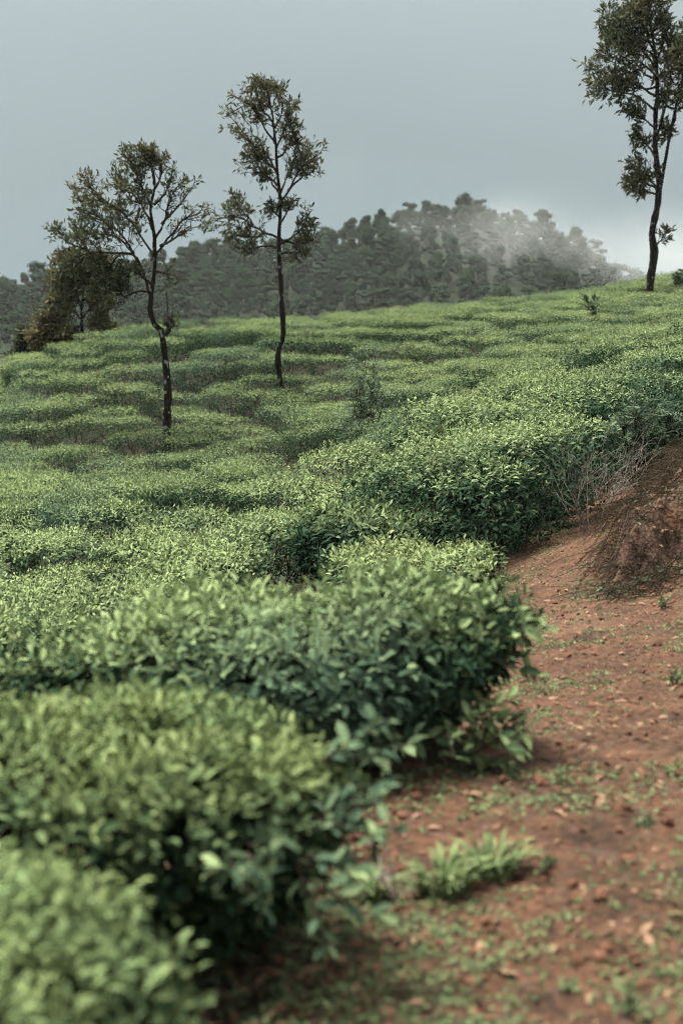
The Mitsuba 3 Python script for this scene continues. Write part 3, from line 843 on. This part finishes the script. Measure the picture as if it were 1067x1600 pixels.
def crown(seed, kind):
    rng = np.random.default_rng(seed)
    npf = rng.integers(10, 15)
    base_tone = rng.uniform(.05, .95)
    parts = []
    for k in range(npf):
        th = rng.uniform(0, 6.28); r = rng.random() ** .5
        if kind == 0:      # rounded, lumpy
            c = np.array([math.cos(th) * r * 2.3, math.sin(th) * r * 2.3, 6.8 - 3.8 * r ** 2 + rng.uniform(-.6, .4)]); s = np.array([1.15, 1.15, 1.0]) * rng.uniform(.65, 1.25)
        elif kind == 1:    # spreading, layered, gaps between the layers
            c = np.array([math.cos(th) * r * 3.3, math.sin(th) * r * 3.3, 4.0 + 1.3 * rng.integers(0, 4) + rng.uniform(-.3, .3) - 1.2 * r]); s = np.array([1.35, 1.35, .62]) * rng.uniform(.6, 1.2)
        else:              # tall, ragged
            zz = rng.random()
            c = np.array([math.cos(th) * r * 2.0 * (1.15 - zz), math.sin(th) * r * 2.0 * (1.15 - zz), 3.0 + 6.8 * zz]); s = np.array([.9, .9, .75]) * rng.uniform(.5, 1.1)
        tone = base_tone + rng.uniform(-.06, .06)
        core = ICO.vertices
        cl = .62 + .5 * meshkit.noise(core * 1.9 + k * 7.3, seed) + .28 * meshkit.noise(core * 4.6 + k * 3.1, seed + 1)
        parts.append((c + core * s * (cl * .88)[:, None], ICO.faces, np.tile([tone, .6], (len(core), 1))))
        n = 44
        q = randn_dir(rng, n)
        q[:, 2] = np.where(q[:, 2] < -.3, -q[:, 2], q[:, 2])
        lump = .62 + .5 * meshkit.noise(q * 1.9 + k * 7.3, seed) + .28 * meshkit.noise(q * 4.6 + k * 3.1, seed + 1)
        p = c + q * s * (lump * rng.uniform(.90, 1.12, n))[:, None]
        ll = rng.uniform(.26, .52, n)
        parts.append(leaves(p, unit(np.cross(q, rng.normal(size=q.shape)) + q * .3), unit(q + rng.normal(size=q.shape) * .2), ll, ll * .9, np.full(n, tone), np.full(n, .55), LEAF2))
    lines = [(np.array([[0, 0, -1.5], [.1, .05, 2.5], [.0, .1, 5.5]]), [.22, .16, .08])]
    for k in range(3):
        th = rng.uniform(0, 6.28)
        lines.append((np.array([[.05, .05, 2.6], [math.cos(th) * .9, math.sin(th) * .9, 4.6]]), [.10, .05]))
    return join(parts), tubes(lines, 5)


kinds = [0, 0, 0, 1, 0, 2, 1, 0, 0, 0, 2, 1]
crowns = [crown(300 + k, kd) for k, kd in enumerate(kinds)]
crown_ply = [(leaf_ply([c], 'forest_leaf'), mikit.ply(t, 'pale_trunk', smooth=True)) for c, t in crowns]
rng = np.random.default_rng(71)
cand = []
for yv in np.arange(350, 475, 5.6):
    for xv in np.arange(-190, 190, 6.0):
        x, y = xv + rng.uniform(-1.8, 1.8), yv + rng.uniform(-1.8, 1.8)
        if abs(x) < 533.5 / F * y + 60:
            cand.append((x, y))
cand = np.array(cand)
cz = hill_z(cand[:, 0], cand[:, 1])
pyc = HORIZON - (cz + 5 - EYE) / cand[:, 1] * F
pxc = 533.5 + cand[:, 0] / cand[:, 1] * F
tea_sky = np.interp(pxc, [0, 130, 230, 400, 520, 720, 900, 1067], [590, 560, 526, 502, 491, 476, 462, 450])
vis = (pyc < tea_sky + 12)
cand, cz, pyc, pxc = cand[vis], cz[vis], pyc[vis], pxc[vis]
ordr = np.argsort(cand[:, 1] - 60 * (cand[:, 1] > RIDGE - 12) + rng.uniform(-15, 15, len(cand)))
in_frame = (pxc > -25) & (pxc < 1092)
one = set([k for k in ordr if in_frame[k]][:290])
mass = []
for k in range(len(cand)):
    pr = rng.integers(len(crowns)); s = rng.uniform(.58, 1.10); cz[k] += rng.uniform(-1.2, 1.6); th = rng.uniform(0, 6.28)
    if cand[k, 1] > RIDGE - 10 and rng.random() < .45:
        s *= rng.uniform(1.0, 1.25); pr = [3, 2, 0, 5, 7, 4][rng.integers(6)]
    c, q = math.cos(th) * s, math.sin(th) * s
    M = np.eye(4); M[:3, :3] = [[c, -q, 0], [q, c, 0], [0, 0, s * rng.uniform(.85, 1.15)]]; M[:3, 3] = [cand[k, 0], cand[k, 1], cz[k]]
    if k in one:
        key = numbered('forest_tree')
        c = ('left of the forked tree' if pxc[k] < 240 else 'between the two left trees' if pxc[k] < 430 else 'right of the slender tree' if pxc[k] < 600
             else 'under the hilltop' if pxc[k] < 740 else 'in the fog')
        b = 'along the crest' if cand[k, 1] > RIDGE - 14 else 'on the slope'
        put(key, None, f'rounded forest tree {b} of the misty hill, {c}', 'tree', f'forest trees {b} of the hill, {c}')
        put(key + '__crown', placed(crown_ply[pr][0], M)); put(key + '__trunk', placed(crown_ply[pr][1], M))
    else:
        v, f, u = crowns[pr][0]
        mass.append((v @ M[:3, :3].T + M[:3, 3], f, u))
if mass:
    put('forest', leaf_ply(mass, 'forest_leaf'), 'mass of dark evergreen forest covering the misty hill', 'forest', kind='stuff')
print('forest', len(cand))
# emergent trees of their own look
for px, py, d, s, pr, text in ((62, 462, 400, 1.75, 6, 'tall flat-layered tree above the forest at the far left'), (735, 372, 452, 1.25, 3, 'umbrella-shaped tree standing out on top of the misty hill'),
                               (846, 380, 450, 1.15, 5, 'pointed tree standing out right of the hilltop'), (655, 478, 360, 1.2, 5, 'pale-trunked slender tree at the foot of the hill')):
    q = at(px, py, d)
    M = np.eye(4); M[:3, :3] *= s; M[:3, 3] = [q[0], q[1], min(q[2], float(hill_z(q[:1], q[1:2])[0]) + 3)]
    key = numbered('forest_tree')
    put(key, None, text, 'tree')
    put(key + '__crown', placed(crown_ply[pr][0], M)); put(key + '__trunk', placed(crown_ply[pr][1], M))

# ------------------------------------------------------------------ path litter, weeds, grass
rng = np.random.default_rng(81)


def scatter(n, x0, x1, y0, y1, power=1.0):
    y = y0 + (y1 - y0) * rng.random(n) ** power
    x = rng.uniform(x0, x1, n)
    return x, y


def lit_points(n, fn, y0=2.2, y1=14.5, power=1.8):
    x, y = scatter(n, -.9, 3.2, y0, y1, power)
    k = rng.random(n) < fn(x, y)
    return x[k], y[k]


def patch(x, y, s, f=1.3):
    return meshkit.fbm(np.stack([x * f, y * f, np.full(len(x), s * 7.0)], -1), 3, s)


# fallen leaves
x, y = lit_points(26000, lambda x, y: .30 + .8 * sst(-.15, .4, path_dist(x, y)) * (patch(x, y, 1) > .42))
n = len(x)
z = ground(x, y) + .004
th = rng.uniform(0, 6.28, n)
d = np.stack([np.cos(th), np.sin(th), rng.normal(size=n) * .22], 1)
ll = rng.uniform(.015, .055, n)
put('fallen_leaves', leaf_ply(leaves(np.stack([x, y, z], 1), d, unit(np.stack([rng.normal(size=n) * .35, rng.normal(size=n) * .35, np.ones(n)], 1)), ll, ll * .5, rng.random(n), rng.random(n), LEAF4), 'dead_leaf'),
    'dry brown leaf litter strewn over the path and its edges', 'leaf litter', kind='stuff')
# clods of soil
x, y = lit_points(22000, lambda x, y: .35 + .75 * sst(-.1, .4, path_dist(x, y)))
n = len(x)
ico = trimesh.creation.icosahedron()
r = .003 + .017 * rng.random(n) ** 4
dirs = ico.vertices[None] * (1 + .35 * rng.normal(size=(n, 12, 1)) * .6) * np.array([1, 1, .7])
v = np.stack([x, y, ground(x, y) + r * .3], 1)[:, None] + dirs * r[:, None, None]
put('soil_clods', mikit.ply((v.reshape(-1, 3), (ico.faces[None] + (np.arange(n) * 12)[:, None, None]).reshape(-1, 3)), 'clod_soil'), 'small clods of red earth lying on the path', 'soil clods', kind='stuff')


def weed_patch_fn(x, y):
    pd = path_dist(x, y)
    p = patch(x, y, 3, 1.6)
    w = sst(.46, .62, p) * sst(-.40, .1, pd) * .9 + .03
    # creeping green strips on the path
    px = 533.5 + x / y * F
    gz = 0
    for cx, cy, rx, ry in ((0.33, 3.25, .25, .10), (0.45, 2.95, .35, .10), (0.75, 4.25, .30, .10), (0.35, 2.72, .25, .08), (.95, 8.1, .28, .5), (1.15, 7.2, .35, .25), (.72, 5.3, .12, .35), (0.12, 2.5, .3, .10), (.9, 6.0, .25, .2), (0.55, 4.0, .4, .08), (1.3, 8.6, .5, .15)):
        w = w + 1.1 * np.exp(-(((x - cx) / rx) ** 2 + ((y - cy) / ry) ** 2)) * (patch(x, y, 4, 6) > .42)
    return np.clip(w, 0, 1) * (bank_side(x, y) < .05)


x, y = lit_points(90000, weed_patch_fn, 2.2, 13, 1.6)
n = len(x)
rep = 3
x, y = np.repeat(x, rep) + rng.normal(size=n * rep) * .008, np.repeat(y, rep) + rng.normal(size=n * rep) * .008
n = len(x)
z = ground(x, y)
th = rng.uniform(0, 6.28, n)
d = np.stack([np.cos(th), np.sin(th), rng.uniform(.1, .9, n)], 1)
ll = rng.uniform(.008, .024, n)
put('ground_cover', leaf_ply(leaves(np.stack([x, y, z + .002], 1), d, unit(np.stack([rng.normal(size=n) * .4, rng.normal(size=n) * .4, np.ones(n)], 1)), ll, ll * .6, rng.random(n), rng.random(n), LEAF2), 'weed_leaf'),
    'low green creeping weeds spread in patches on the path', 'ground cover', kind='stuff')
print('cover', n)


def grass(label, px, py, w, h, n_blade, seed, group=None, name='grass_tuft', bsdf='grass_leaf'):
    rng = np.random.default_rng(seed)
    # where this pixel meets the ground
    dd = np.linspace(2, 14, 600)
    pts = np.array([at(px, py, q) for q in dd])
    gz = ground(pts[:, 0], pts[:, 1])
    k = int(np.argmax(pts[:, 2] < gz))
    b = pts[k]
    th = rng.uniform(0, 6.28, n_blade); r = w * .5 * rng.random(n_blade) ** .6
    bx, by = b[0] + np.cos(th) * r * .6, b[1] + np.sin(th) * r * .5
    bz = ground(bx, by) - .005
    out = np.stack([np.cos(th) * rng.uniform(.2, 1, n_blade), np.sin(th) * rng.uniform(.2, 1, n_blade), np.zeros(n_blade)], 1)
    L = h * rng.uniform(.5, 1.15, n_blade)
    segs = 5
    vs = []
    side = unit(np.cross(out + 1e-3, [0, 0, 1.0]))
    wd = rng.uniform(.005, .011, n_blade)
    for s in range(segs):
        t = s / (segs - 1)
        c = np.stack([bx, by, bz], 1) + out * (L * t ** 1.7 * .75)[:, None] + np.array([0, 0, 1]) * (L * (t - .45 * t ** 2.4))[:, None]
        ww = (wd * (1 - t) ** .6 * (0.6 + t))[:, None]
        vs += [c - side * ww, c + side * ww]
    v = np.stack(vs, 1)
    f = []
    for s in range(segs - 1):
        f += [[2 * s, 2 * s + 1, 2 * s + 3], [2 * s, 2 * s + 3, 2 * s + 2]]
    f = np.array(f)[None] + (np.arange(n_blade) * 2 * segs)[:, None, None]
    uv = np.repeat(np.stack([rng.random(n_blade), rng.random(n_blade)], 1), 2 * segs, 0)
    key = numbered(name)
    put(key, leaf_ply((v.reshape(-1, 3), f.reshape(-1, 3), uv), bsdf), label, 'grass', group)


grass('bright green grass tuft on the path, the largest one, left of centre', 695, 1392, .24, .15, 120, 91)
grass('bright green grass tuft just right of the largest grass tuft', 768, 1368, .20, .15, 80, 92)
grass('green grass tuft against the foot of the second nearest bush', 580, 1405, .12, .13, 40, 93)


def weed(px, py, size, seed, label, group=None, n=9):
    rng = np.random.default_rng(seed)
    dd = np.linspace(2, 14, 600)
    pts = np.array([at(px, py, q) for q in dd])
    k = int(np.argmax(pts[:, 2] < ground(pts[:, 0], pts[:, 1])))
    b = pts[k] - [0, 0, .004]
    lines, P, D = [], [], []
    for s in range(n):
        th = rng.uniform(0, 6.28)
        e = b + size * np.array([math.cos(th) * rng.uniform(.2, .8), math.sin(th) * rng.uniform(.2, .8), rng.uniform(.3, 1)])
        m = (b + e) / 2 + rng.normal(size=3) * size * .08
        lines.append((np.array([b, m, e]), [.0025, .002, .0015]))
        for q in (m, (m + e) / 2, e, e):
            P.append(q); D.append(unit(e - b) * .4 + randn_dir(rng, 1)[0] * .8 + [0, 0, .2])
    P, D = np.array(P), np.array(D)
    ll = size * rng.uniform(.28, .55, len(P))
    key = numbered('weed')
    put(key, None, label, 'weed', group)
    put(key + '__stem', mikit.ply(tubes(lines, 4), 'fern_leaf', smooth=False, uv=None))
    put(key + '__foliage', leaf_ply(leaves(P, D, np.tile([0, 0, 1.0], (len(P), 1)) + rng.normal(size=P.shape) * .4, ll, ll * .5, rng.random(len(P)), rng.random(len(P)), LEAF8), 'weed_leaf'))


for k, (px, py, s, text) in enumerate(((1003, 1300, .055, 'small upright weed on bare earth near the right edge'), (852, 1365, .045, 'low weed right of the bright grass tufts'), (980, 1240, .035, 'tiny dark weed on the slope at the right'),
                                       (880, 1225, .05, 'flat green weed right of the green strip across the path'), (800, 1215, .06, 'leafy weed at the left end of the green strip across the path'), (1055, 1070, .07, 'weed clump at the right edge beside the path bend'),
                                       (1040, 950, .08, 'dark weed at the foot of the earth bank'), (820, 1145, .06, 'small weed beside the low shoots of the broad bush'), (985, 1590, .06, 'pale leafy weed at the bottom edge'))):
    weed(px, py, s, 400 + k, text)

# low side shoots at the foot of the broad bush
rng = np.random.default_rng(95)
for k, (px, py, s) in enumerate(((690, 1165, .20), (745, 1170, .17), (790, 1000, .16), (640, 1150, .2))):
    pass

# dry roots and creepers hanging on the bank
lines = []
for k in range(900):
    i0 = rng.integers(0, len(bank_line) - 60)
    s = rng.uniform(-.1, 1.1)
    p0 = bank_line[i0] + bank_n[i0] * s
    dirn = -bank_n[i0] * rng.uniform(.2, 1) + rng.normal(size=2) * .7
    L = rng.uniform(.04, .20)
    t = np.linspace(0, 1, 5)
    q = p0 + dirn * L * t[:, None] + rng.normal(size=(5, 2)) * .012
    z = ground(q[:, 0], q[:, 1]) + rng.uniform(.004, .025) + .05 * np.sin(t * 3.1) * rng.random()
    lines.append((np.column_stack([q, z]), np.full(5, rng.uniform(.0012, .003))))
put('dry_roots', mikit.ply(tubes(lines, 3), 'twig', smooth=True), 'tangle of dry roots and twigs on the earth bank', 'roots', kind='stuff')
lines = []
for k in range(2000):
    i0 = rng.integers(0, len(bank_line) - 60)
    p0 = bank_line[i0] + bank_n[i0] * rng.uniform(.02, .55)
    dirn = -bank_n[i0] + rng.normal(size=2) * .75
    L = rng.uniform(.06, .24)
    t = np.linspace(0, 1, 4)
    q = p0 + dirn * L * t[:, None]
    z = ground(q[:, 0], q[:, 1], True)
    z = np.maximum(z + .004, z[0] + .03 * np.sin(t * 3) - L * t ** 2 * rng.uniform(.4, 1.6))
    lines.append((np.column_stack([q, z]), np.linspace(.0032, .0010, 4)))
put('dry_grass', mikit.ply(tubes(lines, 3), 'dry_straw', smooth=True), 'mat of dry brown grass hanging over the face of the earth bank', 'dry grass', kind='stuff')
# small leafy growth on the bank
x, y = scatter(16000, 1.3, 4.2, 8.2, 13)
s = bank_side(x, y)
k = (s > -.25) & (patch(x, y, 6, 3) > .47) & (rng.random(len(x)) < .6)
x, y = x[k], y[k]; n = len(x)
d = randn_dir(rng, n) + [0, -.3, .3]
ll = rng.uniform(.012, .04, n)
put('bank_weeds', leaf_ply(leaves(np.stack([x, y, ground(x, y) + rng.uniform(0, .04, n)], 1), d, randn_dir(rng, n) + [0, 0, 1], ll, ll * .5, rng.random(n), rng.random(n), LEAF2), 'fern_leaf'), 'thin dark green weeds clinging to the earth bank', 'weeds', kind='stuff')

# dead forked twig beside the grass
def twig_at(px, py, L, label, seed):
    global rng, lines
    rng = np.random.default_rng(seed)
    dd = np.linspace(2, 14, 600)
    pts = np.array([at(px, py, q) for q in dd])
    b = pts[int(np.argmax(pts[:, 2] < ground(pts[:, 0], pts[:, 1])))]
    lines = []
    for g in range(3):
        twigs(b, unit(np.array([rng.normal() * .4, rng.normal() * .2, 1.0])), L * rng.uniform(.7, 1.1), .0045, 1)
    put(numbered('dead_twig'), mikit.ply(tubes(lines, 5), 'pale_twig', smooth=True), label, 'twig')


twig_at(618, 1420, .10, 'pale forked dead twig standing left of the grass tufts', 97)

# ------------------------------------------------------------------ haze and fog
scene['haze_air'] = {'type': 'homogeneous', 'albedo': {'type': 'rgb', 'value': [.95, .955, .96]}, 'sigma_t': 0.00011}
lo, hi = np.array([-320., -60., -18.]), np.array([320., 680., 62.])
scene['haze'] = {'type': 'cube', 'to_world': T().translate(((lo + hi) / 2).tolist()).scale(((hi - lo) / 2).tolist()), 'bsdf': {'type': 'null'}, 'interior': {'type': 'ref', 'id': 'haze_air'}}
labels['haze'] = {'label': 'thin grey haze in the air over the whole valley', 'category': 'haze', 'kind': 'stuff'}

# drifting fog bank over the right shoulder of the hill
g = np.stack(np.meshgrid(np.linspace(0, 1, 40), np.linspace(0, 1, 24), np.linspace(0, 1, 64), indexing='ij'), -1)      # z, y, x
gxu, gyu, gzu = g[..., 2], g[..., 1], g[..., 0]
fogn = meshkit.fbm(np.stack([gxu * 5, gyu * 3, gzu * 2.5], -1), 4, 21)
fd = .75 * np.exp(-(((gxu - .36 - .20 * (gzu - .5)) / .13) ** 2 + ((gzu - .38) / .24) ** 2)) + .55 * np.exp(-(((gxu - .62) / .26) ** 2 + ((gzu - .36) / .20) ** 2)) + 1.2 * np.exp(-(((gxu - .90) / .18) ** 2 + ((gzu - .30) / .22) ** 2)) + .35 * np.exp(-(((gxu - .12) / .14) ** 2 + ((gzu - .48) / .14) ** 2))
edge = np.minimum.reduce([gxu, 1 - gxu, gyu, 1 - gyu, gzu * 1.5, 1 - gzu])
fd = fd * np.clip(.3 + 2.0 * (fogn - .33), 0, 2) * sst(0, .12, edge)
flo, fhi = np.array([6., 372., -6.]), np.array([116., 462., 46.])
vol = T().translate(flo.tolist()).scale((fhi - flo).tolist())
scene['fog_air'] = {'type': 'heterogeneous', 'albedo': {'type': 'rgb', 'value': [.95, .955, .96]},
                    'sigma_t': {'type': 'gridvolume', 'grid': mi.VolumeGrid((np.maximum(fd - .04, 0) * 0.0075).astype(np.float32)[..., None]), 'to_world': vol, 'filter_type': 'trilinear', 'wrap_mode': 'clamp'}}
scene['fog_bank'] = {'type': 'cube', 'to_world': T().translate(((flo + fhi) / 2).tolist()).scale(((fhi - flo) / 2).tolist()), 'bsdf': {'type': 'null'}, 'interior': {'type': 'ref', 'id': 'fog_air'}, 'exterior': {'type': 'ref', 'id': 'haze_air'}}
labels['fog_bank'] = {'label': 'drifting patch of white fog over the right shoulder of the hill', 'category': 'fog', 'kind': 'stuff'}
